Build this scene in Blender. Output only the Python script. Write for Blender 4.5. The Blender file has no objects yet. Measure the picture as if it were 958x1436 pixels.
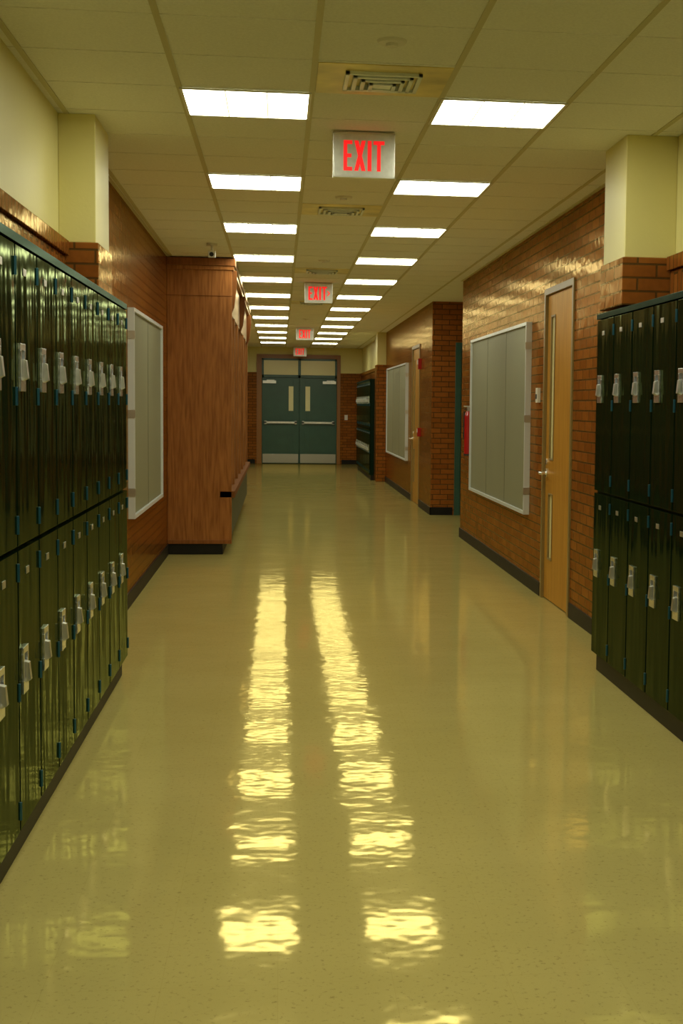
import bpy, bmesh, math, random
from mathutils import Vector, Matrix
random.seed(3)
scene = bpy.context.scene
scene.view_settings.view_transform = 'Standard'
scene.view_settings.look = 'None'
scene.view_settings.exposure = 0.0

# ------------------------------------------------------------------ materials
def new_mat(name):
    m = bpy.data.materials.new(name); m.use_nodes = True
    nt = m.node_tree; b = nt.nodes['Principled BSDF']
    return m, nt, b

def N(nt, t, **kw):
    n = nt.nodes.new(t)
    for k, v in kw.items():
        if k.startswith('_'): setattr(n, k[1:], v)
        else: n.inputs[k.replace('__', ' ')].default_value = v
    return n

def varnish(nt, color, gcol, rough, ior, normal=None):
    """diffuse base under a tinted glossy finish, mixed by Fresnel"""
    out = [n for n in nt.nodes if n.type == 'OUTPUT_MATERIAL'][0]
    d = N(nt, 'ShaderNodeBsdfDiffuse'); g = N(nt, 'ShaderNodeBsdfGlossy', Roughness=rough)
    g.inputs['Color'].default_value = (*gcol, 1)
    fr = N(nt, 'ShaderNodeFresnel', IOR=ior); mx = N(nt, 'ShaderNodeMixShader')
    if isinstance(color, tuple): d.inputs['Color'].default_value = (*color, 1)
    else: nt.links.new(color, d.inputs['Color'])
    if normal is not None:
        for n in (g, fr, d): nt.links.new(normal, n.inputs['Normal'])
    nt.links.new(fr.outputs[0], mx.inputs[0]); nt.links.new(d.outputs[0], mx.inputs[1]); nt.links.new(g.outputs[0], mx.inputs[2])
    nt.links.new(mx.outputs[0], out.inputs['Surface'])

def simple(name, col, rough=.5, metal=0, spec=.5, emit=None, es=0, var=0.0, vscale=8.0, bump=0.0, bscale=40.0, stretch=(1,1,1), gloss=None, ior=1.45):
    m, nt, b = new_mat(name)
    b.inputs['Base Color'].default_value = (*col, 1)
    b.inputs['Roughness'].default_value = rough
    b.inputs['Metallic'].default_value = metal
    b.inputs['Specular IOR Level'].default_value = spec
    if emit:
        b.inputs['Emission Color'].default_value = (*emit, 1)
        b.inputs['Emission Strength'].default_value = es
    geo = N(nt, 'ShaderNodeNewGeometry')
    mp = N(nt, 'ShaderNodeMapping'); mp.inputs['Scale'].default_value = stretch
    nt.links.new(geo.outputs['Position'], mp.inputs['Vector'])
    nrm = None
    if var > 0:
        no = N(nt, 'ShaderNodeTexNoise', Scale=vscale, Detail=4.0)
        nt.links.new(mp.outputs[0], no.inputs['Vector'])
        cr = N(nt, 'ShaderNodeValToRGB')
        cr.color_ramp.elements[0].position = .3; cr.color_ramp.elements[1].position = .7
        cr.color_ramp.elements[0].color = (*[c*(1-var) for c in col], 1)
        cr.color_ramp.elements[1].color = (*[min(1, c*(1+var)) for c in col], 1)
        nt.links.new(no.outputs['Fac'], cr.inputs['Fac'])
        nt.links.new(cr.outputs['Color'], b.inputs['Base Color'])
    if bump > 0:
        no2 = N(nt, 'ShaderNodeTexNoise', Scale=bscale, Detail=1.0)
        nt.links.new(mp.outputs[0], no2.inputs['Vector'])
        bp = N(nt, 'ShaderNodeBump', Strength=1.0, Distance=bump)
        nt.links.new(no2.outputs['Fac'], bp.inputs['Height'])
        nt.links.new(bp.outputs['Normal'], b.inputs['Normal']); nrm = bp.outputs['Normal']
    if gloss: varnish(nt, col, gloss, rough, ior, nrm)
    return m

def brick_mat(name, soldier=False):
    m, nt, b = new_mat(name)
    geo = N(nt, 'ShaderNodeNewGeometry')
    sx = N(nt, 'ShaderNodeSeparateXYZ'); nt.links.new(geo.outputs['Position'], sx.inputs[0])
    ad = N(nt, 'ShaderNodeMath', _operation='ADD')
    nt.links.new(sx.outputs[0], ad.inputs[0]); nt.links.new(sx.outputs[1], ad.inputs[1])
    cb = N(nt, 'ShaderNodeCombineXYZ')
    if soldier:
        nt.links.new(ad.outputs[0], cb.inputs[1]); nt.links.new(sx.outputs[2], cb.inputs[0])
    else:
        nt.links.new(ad.outputs[0], cb.inputs[0]); nt.links.new(sx.outputs[2], cb.inputs[1])
    br = N(nt, 'ShaderNodeTexBrick', Scale=1.0)
    br.inputs['Brick Width'].default_value = .21 if not soldier else .5
    br.inputs['Row Height'].default_value = .072
    br.inputs['Mortar Size'].default_value = .006
    br.inputs['Mortar Smooth'].default_value = .2
    br.inputs['Color1'].default_value = (.32, .108, .020, 1)
    br.inputs['Color2'].default_value = (.23, .072, .013, 1)
    br.inputs['Mortar'].default_value = (.095, .046, .013, 1)
    nt.links.new(cb.outputs[0], br.inputs['Vector'])
    no = N(nt, 'ShaderNodeTexNoise', Scale=25.0, Detail=3.0)
    nt.links.new(geo.outputs['Position'], no.inputs['Vector'])
    mx = N(nt, 'ShaderNodeMixRGB', _blend_type='OVERLAY'); mx.inputs['Fac'].default_value = .2
    nt.links.new(br.outputs['Color'], mx.inputs[1]); nt.links.new(no.outputs['Fac'], mx.inputs[2])
    inv = N(nt, 'ShaderNodeMath', _operation='SUBTRACT'); inv.inputs[0].default_value = 1
    nt.links.new(br.outputs['Fac'], inv.inputs[1])
    no3 = N(nt, 'ShaderNodeTexNoise', Scale=14.0, Detail=1.0)
    nt.links.new(geo.outputs['Position'], no3.inputs['Vector'])
    m3 = N(nt, 'ShaderNodeMath', _operation='MULTIPLY_ADD'); m3.inputs[1].default_value = .5
    nt.links.new(no3.outputs['Fac'], m3.inputs[0]); nt.links.new(inv.outputs[0], m3.inputs[2])
    bp = N(nt, 'ShaderNodeBump', Strength=.9, Distance=.005)
    nt.links.new(m3.outputs[0], bp.inputs['Height'])
    varnish(nt, mx.outputs[0], (.58, .43, .21), .16, 1.45, bp.outputs['Normal'])
    return m

def wood_mat(name, c1, c2, rough=.35, scale=1.0, gl=(.6, .5, .35), amp=.10):
    m, nt, b = new_mat(name)
    geo = N(nt, 'ShaderNodeNewGeometry')
    mp = N(nt, 'ShaderNodeMapping'); mp.inputs['Scale'].default_value = (9*scale, 9*scale, .8*scale)
    nt.links.new(geo.outputs['Position'], mp.inputs['Vector'])
    no = N(nt, 'ShaderNodeTexNoise', Scale=1.0, Detail=2.0, Distortion=.3)
    nt.links.new(mp.outputs[0], no.inputs['Vector'])
    ml = N(nt, 'ShaderNodeMath', _operation='MULTIPLY'); ml.inputs[1].default_value = 40.0
    nt.links.new(no.outputs['Fac'], ml.inputs[0])
    sn = N(nt, 'ShaderNodeMath', _operation='SINE'); nt.links.new(ml.outputs[0], sn.inputs[0])
    n2 = N(nt, 'ShaderNodeTexNoise', Scale=6.0, Detail=5.0); nt.links.new(mp.outputs[0], n2.inputs['Vector'])
    ma = N(nt, 'ShaderNodeMath', _operation='MULTIPLY_ADD'); ma.inputs[1].default_value = amp
    nt.links.new(sn.outputs[0], ma.inputs[0]); nt.links.new(n2.outputs['Fac'], ma.inputs[2])
    cr = N(nt, 'ShaderNodeValToRGB')
    cr.color_ramp.elements[0].position = .25; cr.color_ramp.elements[1].position = .75
    cr.color_ramp.elements[0].color = (*c1, 1); cr.color_ramp.elements[1].color = (*c2, 1)
    nt.links.new(ma.outputs[0], cr.inputs['Fac'])
    varnish(nt, cr.outputs[0], gl, rough, 1.4)
    return m

def floor_mat():
    m, nt, b = new_mat('vinyl_floor')
    geo = N(nt, 'ShaderNodeNewGeometry')
    n1 = N(nt, 'ShaderNodeTexNoise', Scale=1.2, Detail=3.0)
    nt.links.new(geo.outputs['Position'], n1.inputs['Vector'])
    cr = N(nt, 'ShaderNodeValToRGB')
    cr.color_ramp.elements[0].position = .3; cr.color_ramp.elements[1].position = .7
    cr.color_ramp.elements[0].color = (.55, .46, .155, 1); cr.color_ramp.elements[1].color = (.59, .495, .175, 1)
    nt.links.new(n1.outputs['Fac'], cr.inputs['Fac'])
    n2 = N(nt, 'ShaderNodeTexNoise', Scale=60.0, Detail=3.0, Roughness=.7)
    nt.links.new(geo.outputs['Position'], n2.inputs['Vector'])
    c2 = N(nt, 'ShaderNodeValToRGB')
    c2.color_ramp.elements[0].position = .30; c2.color_ramp.elements[1].position = .42
    c2.color_ramp.elements[0].color = (.66, .65, .62, 1); c2.color_ramp.elements[1].color = (1, 1, 1, 1)
    nt.links.new(n2.outputs['Fac'], c2.inputs['Fac'])
    mx = N(nt, 'ShaderNodeMixRGB', _blend_type='MULTIPLY'); mx.inputs['Fac'].default_value = 1
    nt.links.new(cr.outputs[0], mx.inputs[1]); nt.links.new(c2.outputs[0], mx.inputs[2])
    br = N(nt, 'ShaderNodeTexBrick', Scale=1.0, _offset=0.0)
    br.inputs['Brick Width'].default_value = .3048; br.inputs['Row Height'].default_value = .3048
    br.inputs['Mortar Size'].default_value = .001
    br.inputs['Color1'].default_value = (1, 1, 1, 1); br.inputs['Color2'].default_value = (.98, .98, .97, 1)
    br.inputs['Mortar'].default_value = (.93, .92, .88, 1)
    nt.links.new(geo.outputs['Position'], br.inputs['Vector'])
    mx2 = N(nt, 'ShaderNodeMixRGB', _blend_type='MULTIPLY'); mx2.inputs['Fac'].default_value = 1
    nt.links.new(mx.outputs[0], mx2.inputs[1]); nt.links.new(br.outputs['Color'], mx2.inputs[2])
    b1 = N(nt, 'ShaderNodeTexNoise', Scale=3.2, Detail=3.0, Roughness=.6)
    nt.links.new(geo.outputs['Position'], b1.inputs['Vector'])
    bp = N(nt, 'ShaderNodeBump', Strength=1.0, Distance=.0026)
    nt.links.new(b1.outputs['Fac'], bp.inputs['Height'])
    varnish(nt, mx2.outputs[0], (.64, .51, .20), .068, 1.75, bp.outputs['Normal'])
    return m

M = dict(
    brick=brick_mat('glazed_brick'), soldier=brick_mat('soldier_brick', True),
    cream=simple('cream_paint', (.74, .67, .28), .45, var=.03, vscale=2, bump=.0006, bscale=60),
    floor=floor_mat(),
    tile=simple('ceiling_tile', (.82, .82, .74), .9, spec=.1, var=.05, vscale=90, bump=.0006, bscale=160),
    tbar=simple('ceiling_tbar', (.54, .50, .28), .5),
    black=simple('black_vinyl', (.010, .009, .008), .5, spec=.2),
    locker=simple('locker_green', (.005, .013, .005), .09, bump=.006, bscale=1.0, stretch=(3, 9, 1.6), gloss=(.30, .35, .19), ior=1.5),
    lockerfr=simple('locker_frame_green', (.006, .018, .013), .2, bump=.002, bscale=3, gloss=(.22, .30, .24), ior=1.45),
    hinge=simple('hinge_teal', (.02, .10, .15), .3, metal=.5),
    chrome=simple('chrome', (.88, .92, 1.0), .25, metal=1.0, bump=.002, bscale=30),
    steel=simple('steel', (.62, .62, .58), .3, metal=.9),
    cup=simple('latch_cup', (.16, .18, .21), .35, metal=.6),
    alu=simple('aluminium', (.66, .66, .62), .32, metal=.85, var=.08, vscale=30),
    grille=simple('grille_enamel', (.72, .78, .76), .3, metal=.2),
    kick=simple('kick_plate_steel', (.42, .42, .38), .4, metal=.8),
    white=simple('white_metal', (.72, .70, .60), .4),
    board=simple('whiteboard_surface', (.235, .235, .15), .45, spec=.15, var=.04, vscale=1.5),
    boardedge=simple('board_trim', (.66, .70, .72), .3, metal=.2),
    seam=simple('board_seam', (.10, .10, .06), .5),
    oak=wood_mat('oak_veneer', (.23, .084, .023), (.39, .155, .046), .3),
    oakdark=wood_mat('oak_trim', (.18, .064, .018), (.27, .098, .030), .45),
    ledge=simple('oak_ledge', (.17, .065, .02), .8, spec=.05, var=.15, vscale=12),
    honey=wood_mat('honey_door', (.50, .230, .028), (.64, .32, .050), .3, .6),
    frame=simple('door_frame_paint', (.24, .165, .05), .35),
    casing=simple('end_door_casing', (.30, .125, .025), .35),
    teal=simple('teal_door_paint', (.034, .100, .078), .3, var=.1, vscale=3),
    pane=simple('lit_look_pane', (.80, .74, .40), .25),  # opaque pane; lit look of the glass painted into its pale colour
    paneb=simple('lit_look_vision', (.88, .85, .50), .2),  # opaque panel, pale colour stands in for the lit space beyond the doors
    darkglass=simple('dark_glass', (.05, .03, .012), .06, spec=.6),
    vent=simple('vent_enamel', (.11, .11, .065), .6, spec=.2),
    lens=simple('troffer_lens', (.9, .9, .8), .4, emit=(1.0, 1.0, .75), es=12.6),
    lensdim=simple('troffer_lens_rib', (.9, .9, .8), .4, emit=(1.0, .94, .60), es=.8),
    red=simple('exit_red', (.8, .01, .01), .4, emit=(1.0, .008, .012), es=.75),
    redpaint=simple('red_enamel', (.40, .012, .010), .25),
    dark=simple('dark_void', (.01, .01, .008), .6),
    yellowmetal=simple('diffuser_panel', (.66, .55, .20), .35, metal=.25, var=.3, vscale=4),
)

# ------------------------------------------------------------------ builder
class B:
    def __init__(s): s.bm = bmesh.new(); s.mats = []
    def mi(s, k):
        if k not in s.mats: s.mats.append(k)
        return s.mats.index(k)
    def poly(s, vs, faces, k):
        v = [s.bm.verts.new(p) for p in vs]; i = s.mi(k)
        for f in faces:
            fc = s.bm.faces.new([v[j] for j in f]); fc.material_index = i
        return v
    def box(s, x0, x1, y0, y1, z0, z1, k):
        x0, x1 = sorted((x0, x1)); y0, y1 = sorted((y0, y1)); z0, z1 = sorted((z0, z1))
        s.poly([(x0,y0,z0),(x1,y0,z0),(x1,y1,z0),(x0,y1,z0),(x0,y0,z1),(x1,y0,z1),(x1,y1,z1),(x0,y1,z1)],
               [(0,3,2,1),(4,5,6,7),(0,1,5,4),(1,2,6,5),(2,3,7,6),(3,0,4,7)], k)
    def prism(s, pts, axis, a0, a1, k):
        n = len(pts)
        mk = (lambda p, a: (a, p[0], p[1])) if axis == 'X' else ((lambda p, a: (p[0], a, p[1])) if axis == 'Y' else (lambda p, a: (p[0], p[1], a)))
        vs = [mk(p, a0) for p in pts] + [mk(p, a1) for p in pts]
        fs = [tuple(range(n)), tuple(range(2*n-1, n-1, -1))] + [(i, (i+1) % n + 0, (i+1) % n + n, i+n) for i in range(n)]
        s.poly(vs, fs, k)
    def cyl(s, c, axis, r, h, k, seg=20, r2=None):
        r2 = r if r2 is None else r2
        vs = []
        for q, rr in ((-h/2, r), (h/2, r2)):
            for i in range(seg):
                a = 2*math.pi*i/seg; u, v = rr*math.cos(a), rr*math.sin(a)
                vs.append((c[0]+q, c[1]+u, c[2]+v) if axis == 'X' else ((c[0]+u, c[1]+q, c[2]+v) if axis == 'Y' else (c[0]+u, c[1]+v, c[2]+q)))
        fs = [tuple(range(seg)), tuple(range(2*seg-1, seg-1, -1))] + [(i, (i+1) % seg, (i+1) % seg+seg, i+seg) for i in range(seg)]
        s.poly(vs, fs, k)
    def done(s, name, bevel=0, parent=None, smooth=False):
        bmesh.ops.recalc_face_normals(s.bm, faces=s.bm.faces)
        me = bpy.data.meshes.new(name); s.bm.to_mesh(me); s.bm.free()
        for k in s.mats: me.materials.append(M[k])
        ob = bpy.data.objects.new(name, me); bpy.context.collection.objects.link(ob)
        if bevel:
            md = ob.modifiers.new('bevel', 'BEVEL'); md.width = bevel; md.segments = 2; md.limit_method = 'ANGLE'
        if parent: ob.parent = parent
        if smooth:
            for p in me.polygons: p.use_smooth = True
        return ob

# ------------------------------------------------------------------ dimensions
XL, XR, ZC = -1.12, 2.11, 2.986
Y0, Y1 = -4.0, 36.6
T = .6096; G0 = -.466; R0 = 6.74
ZL = 2.34          # brick / cream line
D1 = (10.07, 11.20, 2.47)   # door near right
D2 = (21.38, 22.62, 2.47)
AL = (16.4, 19.7, 3.6)      # alcove

# ------------------------------------------------------------------ shell
b = B(); b.box(XL-.15, AL[2]+.15, Y0-.15, Y1+.3, -.12, 0, 'floor'); b.done('floor')
b = B()
b.box(XL-.15, AL[2]+.15, Y0-.15, Y1+.3, ZC, ZC+.1, 'tile')
for k in range(-1, 5):
    x = G0+k*T; b.box(x-.013, x+.013, Y0, Y1, ZC-.004, ZC, 'tbar')
k = -17
while R0+k*T < Y1:
    y = R0+k*T
    if y > Y0: b.box(XL, XR, y-.012, y+.012, ZC-.003, ZC, 'tile')
    k += 1
b.box(XL, XL+.025, 8.05, Y1, ZC-.006, ZC, 'tbar'); b.box(XR-.025, XR, 8.0, AL[0], ZC-.006, ZC, 'tbar')
b.done('ceiling')

b = B()
b.box(XL-.15, XL, Y0, 7.75, 0, ZL, 'brick'); b.box(XL-.15, XL, Y0, 7.75, ZL, ZC, 'cream')
b.box(XL-.15, XL, 7.75, Y1, 0, ZC, 'brick')
b.done('wall_left')
b = B()
def seg(y0, y1, z0, z1, k): b.box(XR, XR+.15, y0, y1, z0, z1, k)
seg(Y0, 7.7, 0, ZL, 'brick'); seg(Y0, 7.7, ZL, ZC, 'cream')
seg(7.7, D1[0], 0, ZC, 'brick'); seg(D1[0], D1[1], D1[2], ZC, 'brick'); seg(D1[1], AL[0], 0, ZC, 'brick')
seg(AL[1], D2[0], 0, ZC, 'brick'); seg(D2[0], D2[1], D2[2], ZC, 'brick'); seg(D2[1], 28.5, 0, ZC, 'brick')
seg(28.5, Y1, 0, ZL, 'brick'); seg(28.5, Y1, ZL, ZC, 'cream')
b.box(XR+.15, AL[2], AL[0]-.15, AL[0], 0, ZC, 'brick'); b.box(XR+.15, AL[2], AL[1], AL[1]+.15, 0, ZC, 'brick')
b.box(AL[2], AL[2]+.15, AL[0]-.15, AL[1]+.15, 0, ZC, 'brick')
b.done('wall_right')
b = B(); b.box(XL-.15, XR+.15, Y0-.15, Y0, 0, ZC, 'cream'); b.done('wall_back')
# far wall with door opening
DX0, DX1, DZ = -.59, 1.55, 2.80
b = B()
for x0, x1 in ((XL-.15, DX0), (DX1, XR+.15)):
    b.box(x0, x1, Y1, Y1+.2, 0, ZL, 'brick'); b.box(x0, x1, Y1, Y1+.2, ZL, ZC, 'cream')
b.box(DX0, DX1, Y1, Y1+.2, DZ, ZC, 'cream')
b.done('wall_far')

# pilasters
def pilaster(name, x0, x1, y0, y1, zb):
    b = B(); e = .014
    s = -1 if x1 >= XR-.01 else 1
    b.box(x0 if s > 0 else x0-e, x1+e if s > 0 else x1, y0-e, y1+e, zb, ZL, 'brick')
    b.box(x0, x1, y0, y1, ZL, ZC, 'cream'); return b.done(name, .004)
pilaster('pilaster', XL, -.935, 7.46, 8.02, 2.085)
pilaster('pilaster', 1.83, XR, 7.46, 7.96, 2.085)
pilaster('pilaster', 1.93, XR, 28.30, 28.78, 0)

# soldier-course ledges above near lockers, far ones too
def ledge(name, xw, s, y0, y1):
    b = B()
    b.box(xw, xw+s*.035, y0, y1, 2.09, 2.27, 'soldier'); b.box(xw, xw+s*.055, y0, y1, 2.27, 2.345, 'soldier')
    b.done(name, .004)
ledge('trim_1', XL, 1, Y0, 7.44); ledge('trim_2', XR, -1, Y0, 7.44); ledge('trim_3', XR, -1, 28.8, Y1)

# baseboards
b = B(); b.box(XL, XL+.012, 8.06, 14.38, 0, .11, 'black'); b.box(XL, XL+.012, 21.9, Y1, 0, .11, 'black'); b.done('baseboard_left')
b = B()
for y0, y1 in ((8.08, D1[0]-.03), (D1[1]+.03, AL[0]+.012), (AL[1]-.012, D2[0]-.03), (D2[1]+.03, 28.28)):
    b.box(XR-.012, XR, y0, y1, 0, .11, 'black')
b.box(XR-.012, 2.42, AL[1]-.012, AL[1], 0, .11, 'black')
b.box(XR-.012, 3.6, AL[0], AL[0]+.012, 0, .11, 'black')
b.done('baseboard_right')
b = B(); b.box(XL, DX0-.04, Y1-.012, Y1, 0, .11, 'black'); b.box(DX1+.04, XR, Y1-.012, Y1, 0, .11, 'black'); b.done('baseboard_far')

# ------------------------------------------------------------------ lockers
def lockers(xf, xw, s, ylow, n, pitch, hfar):
    b = B(); yh = ylow+n*pitch
    ZT = 2.07; zb = .10; zm = 1.05
    b.box(xf-s*.022, xw, ylow, yh, zb, ZT, 'lockerfr')
    b.box(xf-s*.03, xw, ylow+.01, yh-.02, 0, zb, 'black')
    b.box(xf-s*.022, xf+s*.004, ylow, yh, ZT-.03, ZT, 'lockerfr')      # top rail
    for i in range(n):
        a = ylow+i*pitch; c = a+pitch
        for z0, z1, hz in ((zb+.012, zm-.008, .64), (zm+.008, ZT-.036, 1.64)):
            b.box(xf-s*.022, xf, a+.010, c-.010, z0, z1, 'locker')
            hy = (c-.115) if hfar else (a+.085)
            w, h = .046, .078
            # latch: chrome frame, cup and pull
            b.box(xf, xf+s*.009, hy-w, hy+w, hz+h-.022, hz+h, 'chrome'); b.box(xf, xf+s*.009, hy-w, hy+w, hz-h, hz-h+.045, 'chrome')
            b.box(xf, xf+s*.009, hy-w, hy-w+.016, hz-h+.045, hz+h-.022, 'chrome'); b.box(xf, xf+s*.009, hy+w-.016, hy+w, hz-h+.045, hz+h-.022, 'chrome')
            b.box(xf, xf+s*.002, hy-w+.016, hy+w-.016, hz-h+.045, hz+h-.022, 'cup')
            b.prism([(xf, hz+.030), (xf+s*.020, hz+.024), (xf+s*.026, hz-.035), (xf+s*.006, hz-.045)], 'Y', hy-.014, hy+.014, 'steel')
            py = (a+c)/2 + (.04 if hfar else -.04)
            b.box(xf, xf+s*.003, py-.026, py+.026, z1-.090, z1-.066, 'steel')
            gy = a+.006 if hfar else c-.006
            for gz in (z0+.07, (z0+z1)/2, z1-.07):
                b.cyl((xf+s*.001, gy, gz), 'Z', .0065, .06, 'hinge', 8)
    return b.done('locker_bank', .0025)
lockers(-.845, XL+.001, 1, 8.03-.415*23, 23, .415, False)
lockers(1.82, XR-.001, -1, 8.045-.415*23, 23, .415, True)
lockers(1.82, XR-.001, -1, 28.82, 12, .415, True)

# ------------------------------------------------------------------ trophy case (left)
b = B(); a, e = 14.42, 21.8; xf = -.48
b.box(XL+.001, xf, a, a+.04, .11, 2.93, 'oak')
b.box(XL+.001, xf+.004, a-.004, a+.01, 2.60, 2.608, 'oakdark')
b.box(XL+.001, xf-.09, a+.02, e, 0, .11, 'black')
b.box(XL+.001, xf-.006, a-.006, a+.01, .11, .15, 'oakdark')
b.box(XL+.001, xf+.035, a-.03, e, 2.90, 2.975, 'oakdark')
b.box(XL+.001, xf+.02, a-.015, e, 2.86, 2.90, 'oak')
b.box(XL+.001, -.60, a+.04, e, .11, 2.86, 'dark')
b.box(-.60, xf-.02, a+.04, e, 2.45, 2.86, 'oak')
b.box(-.60, xf-.03, a+.04, e, .11, .58, 'vent')
b.box(-.60, xf+.03, a+.0, e, .58, .645, 'ledge')
yy = a+.12
while yy < e-.1:
    b.box(-.52, xf-.012, yy, yy+.06, .16, .54, 'vent'); yy += .12
npost = 6
for i in range(npost+1):
    y = a+.04+(e-a-.10)*i/npost
    b.box(-.60, xf-.01, y, y+.06, .645, 2.45, 'oak')
b.box(-.585, -.555, a+.05, e-.02, .66, 2.44, 'darkglass')
for z in (1.25, 1.85): b.box(-.59, -.545, a+.05, e-.02, z, z+.03, 'oakdark')
for y in (a+.06, 17.9, e-.2):
    b.prism([(xf-.02, 2.86), (xf+.045, 2.86), (xf+.045, 2.72), (xf+.02, 2.50), (xf-.02, 2.40)], 'Y', y, y+.10, 'ledge')
b.done('trophy_case', .003)

# ------------------------------------------------------------------ boards
def board(xw, s, y0, y1, z0, z1, n):
    b = B(); d = .05
    b.box(xw, xw+s*.03, y0+.01, y1-.01, z0+.01, z1-.01, 'board')
    w = .028
    b.box(xw, xw+s*d, y0, y0+w, z0, z1, 'boardedge'); b.box(xw, xw+s*d, y1-w, y1, z0, z1, 'boardedge')
    b.box(xw, xw+s*d, y0+w, y1-w, z0, z0+w, 'boardedge'); b.box(xw, xw+s*d, y0+w, y1-w, z1-w, z1, 'boardedge')
    for i in range(1, n):
        y = y0+(y1-y0)*i/n; b.box(xw+s*.03, xw+s*.032, y-.004, y+.004, z0+w, z1-w, 'seam')
    for z in (z0+.2, (z0+z1)/2, z1-.2): b.box(xw, xw+s*.056, y0-.006, y0+.01, z-.03, z+.03, 'steel')
    return b.done('whiteboard', .002)
board(XR-.0005, -1, 11.80, 15.32, .62, 2.25, 3)
board(XL+.0005, 1, 10.72, 13.30, .66, 2.23, 2)
board(XR-.0005, -1, 23.30, 27.55, .62, 2.24, 3)

# ------------------------------------------------------------------ side wooden doors
def wood_door(name, y0, y1, zt):
    b = B(); f = .05
    b.box(XR-.012, XR+.12, y0, y0+f, 0, zt, 'frame'); b.box(XR-.012, XR+.12, y1-f, y1, 0, zt, 'frame')
    b.box(XR-.012, XR+.12, y0+f, y1-f, zt-f, zt, 'frame')
    a, c = y0+f+.003, y1-f-.003
    x0, x1 = XR+.012, XR+.055
    l0, l1 = c-.30, c-.16
    b.box(x0, x1, a, l0, .008, zt-f-.003, 'honey'); b.box(x0, x1, l1, c, .008, zt-f-.003, 'honey')
    for z0, z1 in ((.008, .34), (.84, 1.13), (2.24, zt-f-.003)): b.box(x0, x1, l0, l1, z0, z1, 'honey')
    for z0, z1 in ((.34, .84), (1.13, 2.24)):
        b.box(x0+.008, x1-.005, l0, l1, z0, z1, 'pane')
        t = .014
        b.box(x0-.006, x0+.01, l0-t, l0+.002, z0-t, z1+t, 'frame'); b.box(x0-.006, x0+.01, l1-.002, l1+t, z0-t, z1+t, 'frame')
        b.box(x0-.006, x0+.01, l0, l1, z1, z1+t, 'frame'); b.box(x0-.006, x0+.01, l0, l1, z0-t, z0, 'frame')
    b.cyl((x0-.006, c-.07, 1.01), 'X', .034, .012, 'chrome', 20)
    b.cyl((x0-.035, c-.07, 1.01), 'X', .012, .05, 'chrome', 14)
    b.cyl((x0-.06, c-.12, 1.01), 'Y', .011, .13, 'chrome', 14)
    b.cyl((x0-.006, c-.07, 1.10), 'X', .024, .014, 'chrome', 16)
    for z in (.31, 1.28, 2.25):
        b.cyl((x0-.008, a-.002, z), 'Z', .014, .14, 'steel', 10); b.box(x0-.003, x0, a, a+.045, z-.07, z+.07, 'steel')
    b.box(XR+.055, XR+.14, y0+.01, y1-.01, 0, zt-.01, 'dark')
    return b.done(name, .002)
wood_door('door_1', *D1); wood_door('door_2', *D2)

# teal door in the side alcove (faces the camera)
b = B(); yf = AL[1]
b.box(2.44, 2.52, yf-.05, yf-.001, 0, 2.42, 'teal'); b.box(3.40, 3.48, yf-.05, yf-.001, 0, 2.42, 'teal'); b.box(2.52, 3.40, yf-.05, yf-.001, 2.34, 2.42, 'teal')
b.box(2.525, 3.395, yf-.03, yf-.001, .01, 2.335, 'teal'); b.box(2.60, 2.72, yf-.036, yf-.028, 1.2, 2.1, 'darkglass')
b.cyl((2.58, yf-.06, 1.0), 'Y', .025, .06, 'chrome', 14)
b.done('door_3', .002)

# ------------------------------------------------------------------ end double doors
b = B(); y = Y1
b.box(DX0, DX0+.13, y-.03, y+.12, 0, DZ, 'casing'); b.box(DX1-.09, DX1, y-.03, y+.12, 0, DZ, 'casing')
b.box(DX0+.13, DX1-.09, y-.03, y+.12, 2.70, DZ, 'casing')
LX0, LX1 = DX0+.13, DX1-.09; cx = (LX0+LX1)/2
for x0, x1 in ((LX0, LX0+.05), (LX1-.05, LX1), (cx-.035, cx+.035)): b.box(x0, x1, y-.0, y+.1, 2.21, 2.70, 'teal')
b.box(LX0, LX1, y, y+.1, 2.21, 2.28, 'teal'); b.box(LX0, LX1, y, y+.1, 2.65, 2.70, 'teal')
b.box(LX0+.05, LX1-.05, y+.01, y+.03, 2.28, 2.65, 'pane')
for x0, x1, sgn in ((LX0+.004, cx-.004, 1), (cx+.004, LX1-.004, -1)):
    v0, v1 = ((x1-.27, x1-.15) if sgn > 0 else (x0+.15, x0+.27))
    b.box(x0, v0, y+.03, y+.075, .01, 2.205, 'teal'); b.box(v1, x1, y+.03, y+.075, .01, 2.205, 'teal')
    b.box(v0, v1, y+.03, y+.075, .01, 1.36, 'teal'); b.box(v0, v1, y+.03, y+.075, 1.99, 2.205, 'teal')
    b.box(v0, v1, y+.035, y+.06, 1.36, 1.99, 'paneb')
    b.box(x0+.02, x1-.02, y+.026, y+.03, .02, .25, 'kick')
    b.box(x0+.05, x1-.05, y+.0, y+.03, 1.03, 1.09, 'teal')
    b.box(x0+.06, x1-.06, y-.045, y-.015, 1.035, 1.085, 'alu')
    for q in (x0+.06, x1-.12): b.box(q, q+.06, y-.045, y+.03, 1.02, 1.10, 'alu')
    q0 = x0+.02 if sgn > 0 else x1-.36
    b.box(q0, q0+.34, y-.03, y+.03, 2.06, 2.13, 'alu')
    b.box(q0+.1, q0+.3, y-.06, y-.04, 2.13, 2.15, 'alu')
b.box(DX0, DX1, y+.12, y+.2, 0, DZ, 'dark')
b.done('door_4', .002)

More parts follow.
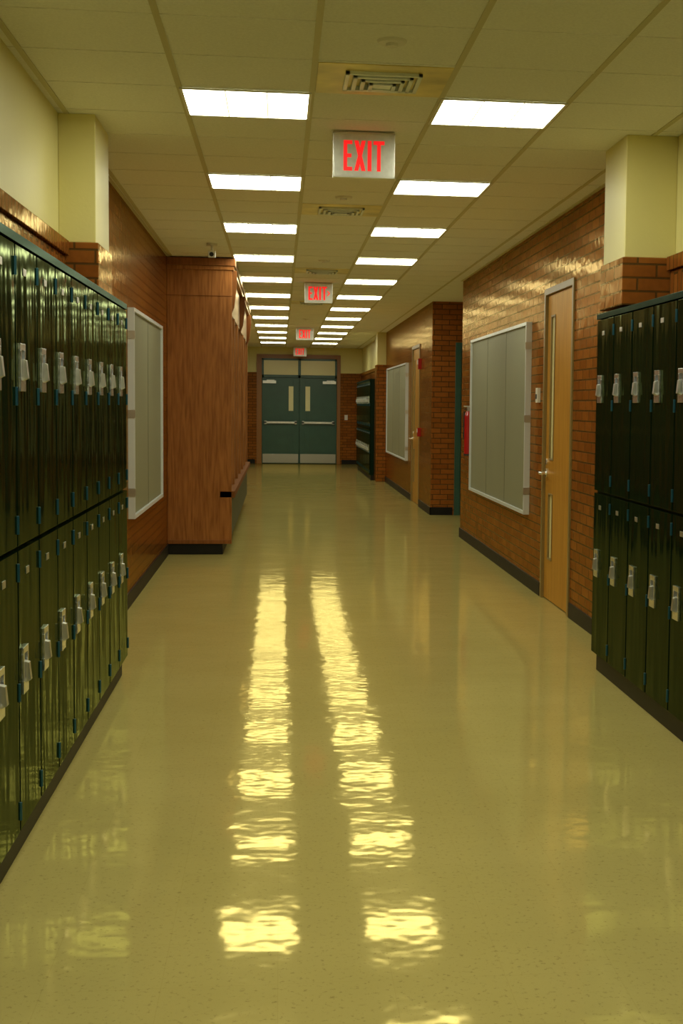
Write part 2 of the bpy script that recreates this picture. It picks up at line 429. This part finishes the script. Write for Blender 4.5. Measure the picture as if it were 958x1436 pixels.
# ------------------------------------------------------------------ lights
for r in range(-4, 12):
    for k in (0, 2):
        x0 = G0+k*T; y0 = R0+r*4*T; x1, y1 = x0+T, y0+T
        b = B(); z = ZC-.0045
        f = .014
        b.box(x0, x0+f, y0, y1, z-.006, z, 'white'); b.box(x1-f, x1, y0, y1, z-.006, z, 'white')
        b.box(x0+f, x1-f, y0, y0+f, z-.006, z, 'white'); b.box(x0+f, x1-f, y1-f, y1, z-.006, z, 'white')
        w = (T-2*f)/3
        for i in range(3):
            a = x0+f+i*w+(.004 if i else 0); c = x0+f+(i+1)*w-(.004 if i < 2 else 0)
            b.poly([(a, y0+f, z-.002), (a, y1-f, z-.002), (c, y1-f, z-.002), (c, y0+f, z-.002)], [(0, 1, 2, 3)], 'lens')
        for i in (1, 2):
            xx = x0+f+i*w; b.box(xx-.004, xx+.004, y0+f, y1-f, z-.003, z, 'lensdim')
        b.done('ceiling_light')

# ------------------------------------------------------------------ diffusers
for yb in (R0-T, R0+6*T, R0+14*T, R0+22*T):
    b = B(); x0 = G0+T+.014; x1 = G0+2*T-.014; y0, y1 = yb+.014, yb+T-.014
    b.box(x0, x1, y0, y1, ZC-.006, ZC-.0005, 'yellowmetal')
    cx, cy = (x0+x1)/2, (y0+y1)/2
    for i, h in enumerate((.168, .132, .096, .06)):
        zt = ZC-.012-.006*i; t = .018
        hy = h
        b.box(cx-h, cx+h, cy-hy, cy-hy+t, zt-.008, ZC-.005, 'grille'); b.box(cx-h, cx+h, cy+hy-t, cy+hy, zt-.008, ZC-.005, 'grille')
        b.box(cx-h, cx-h+t, cy-hy, cy+hy, zt-.008, ZC-.005, 'grille'); b.box(cx+h-t, cx+h, cy-hy, cy+hy, zt-.008, ZC-.005, 'grille')
    b.box(cx-.04, cx+.04, cy-.04, cy+.04, ZC-.034, ZC-.02, 'grille'); b.box(cx-.01, cx+.01, cy-.01, cy+.01, ZC-.02, ZC-.005, 'grille')
    b.done('air_diffuser', .001)
for x, y in ((.44, 5.75), (.44, 10.04), (.44, 14.45), (.44, 24.3)):
    b = B(); b.cyl((x, y, ZC-.006), 'Z', .055, .012, 'white', 28, .062); b.cyl((x, y, ZC-.018), 'Z', .025, .014, 'white', 20); b.done('sprinkler_head', .002)
b = B(); x, y = -.62, 13.2
b.cyl((x, y, ZC-.012), 'Z', .05, .024, 'white', 24); b.cyl((x, y, ZC-.05), 'Z', .012, .06, 'white', 12)
b.prism([(y-.07, ZC-.075), (y+.05, ZC-.06), (y+.05, ZC-.12), (y-.07, ZC-.135)], 'X', x-.032, x+.032, 'white')
b.cyl((x, y-.07, ZC-.105), 'Y', .02, .02, 'dark', 16); b.done('security_camera', .003)

# ------------------------------------------------------------------ exit signs
def exit_sign(xc, y, arrow=False, w=.33, h=.235, zt=ZC-.012):
    e = bpy.data.objects.new('exit_sign', None); bpy.context.collection.objects.link(e); e.location = (0, 0, 0)
    b = B(); z0 = zt-h; x0, x1 = xc-w/2, xc+w/2
    b.box(x0, x1, y, y+.05, z0, zt, 'alu'); b.box(xc-.09, xc+.09, y+.005, y+.045, zt, ZC-.004, 'alu')
    f = .008
    b.box(x0, x1, y-.004, y, zt-f, zt, 'steel'); b.box(x0, x1, y-.004, y, z0, z0+f, 'steel')
    b.box(x0, x0+f, y-.004, y, z0, zt, 'steel'); b.box(x1-f, x1, y-.004, y, z0, zt, 'steel')
    o = b.done('housing', .0015); o.parent = e
    b = B(); lh = .158; lz = z0+(h-lh)/2-.002; s = .019; ya, yb = y-.003, y+.001
    lw = [.046, .060, .020, .058]; gap = .011
    tot = sum(lw)+3*gap; x = xc-tot/2-(.012 if arrow else 0)
    def r(xa, xb, za, zb): b.box(xa, xb, ya, yb, za, zb, 'red')
    r(x, x+s, lz, lz+lh); r(x+s, x+lw[0], lz+lh-s, lz+lh); r(x+s, x+lw[0]*.9, lz+lh/2-s/2, lz+lh/2+s/2); r(x+s, x+lw[0], lz, lz+s)
    x += lw[0]+gap; W = lw[1]; q = .021
    b.prism([(x, lz), (x+q, lz), (x+W, lz+lh), (x+W-q, lz+lh)], 'Y', ya, yb, 'red')
    b.prism([(x+W-q, lz), (x+W, lz), (x+q, lz+lh), (x, lz+lh)], 'Y', ya-.0004, yb, 'red')
    x += W+gap; r(x, x+lw[2], lz, lz+lh)
    x += lw[2]+gap; r(x, x+lw[3], lz+lh-s, lz+lh); r(x+lw[3]/2-s/2, x+lw[3]/2+s/2, lz, lz+lh-s)
    if arrow:
        x += lw[3]+.008; zc = lz+lh/2
        b.prism([(x, zc+.035), (x+.032, zc), (x, zc-.035), (x, zc-.018), (x+.016, zc), (x, zc+.018)], 'Y', ya, yb, 'red')
    o = b.done('letters'); o.parent = e
exit_sign(.44, 7.63); exit_sign(.455, 17.05, True); exit_sign(.465, 26.9); exit_sign(.50, 36.0)

# ------------------------------------------------------------------ small wall items
b = B(); x, y = 2.058, 15.42; R = .042
b.cyl((x, y, 1.22), 'Z', R, .42, 'redpaint', 24); b.cyl((x, y, 1.455), 'Z', R, .05, 'redpaint', 24, .018)
b.cyl((x, y, 1.50), 'Z', .014, .05, 'steel', 12); b.box(x-.05, x+.015, y-.012, y+.012, 1.525, 1.54, 'steel'); b.box(x-.05, x+.01, y-.01, y+.01, 1.495, 1.505, 'dark')
b.cyl((x-.045, y, 1.33), 'Z', .008, .30, 'dark', 10); b.box(x+.03, XR, y-.03, y+.03, 1.0, 1.42, 'dark'); b.cyl((x, y, 1.0), 'Z', .045, .02, 'dark', 24)
b.done('fire_extinguisher', .002)
b = B(); b.box(XR-.028, XR, 11.36, 11.44, 1.57, 1.69, 'white'); b.box(XR-.034, XR-.028, 11.38, 11.42, 1.60, 1.64, 'dark'); b.done('thermostat', .003)
b = B(); b.box(XR-.05, XR, 21.16, 21.26, 2.08, 2.24, 'redpaint'); b.box(XR-.065, XR-.05, 21.18, 21.24, 2.15, 2.22, 'white'); b.done('fire_alarm_strobe', .003)
b = B(); b.box(XR-.05, XR, 21.18, 21.27, 1.07, 1.20, 'redpaint'); b.box(XR-.055, XR-.05, 21.19, 21.26, 1.13, 1.19, 'white'); b.done('fire_alarm_pull', .003)
b = B(); b.box(1.66, 1.74, Y1-.008, Y1, 1.14, 1.27, 'white'); b.box(1.69, 1.71, Y1-.014, Y1-.008, 1.18, 1.23, 'white'); b.done('light_switch', .001)

# ------------------------------------------------------------------ world + camera
w = bpy.data.worlds.new('world'); scene.world = w; w.use_nodes = True
w.node_tree.nodes['Background'].inputs[0].default_value = (.9, .95, .8, 1); w.node_tree.nodes['Background'].inputs[1].default_value = .05

f, ppx, yaw, pit, rol, hc = 1976.68, 644.05, .1272, .0748, .0130, 1.5317
cy, sy = math.cos(yaw), math.sin(yaw)
fw = Vector((sy*math.cos(pit), cy*math.cos(pit), -math.sin(pit)))
rt = Vector((cy, -sy, 0)); up = rt.cross(fw)
r = rt*math.cos(rol)+up*math.sin(rol); u = up*math.cos(rol)-rt*math.sin(rol)
cam = bpy.data.cameras.new('camera'); co = bpy.data.objects.new('camera', cam); bpy.context.collection.objects.link(co)
mw = Matrix((( r.x, u.x, -fw.x, 0), (r.y, u.y, -fw.y, 0), (r.z, u.z, -fw.z, hc), (0, 0, 0, 1)))
co.matrix_world = mw
cam.sensor_fit = 'VERTICAL'; cam.sensor_height = 36; cam.lens = f/1436*36
cam.shift_x = -(ppx-479)/1436; cam.clip_start = .05; cam.clip_end = 100
scene.camera = co
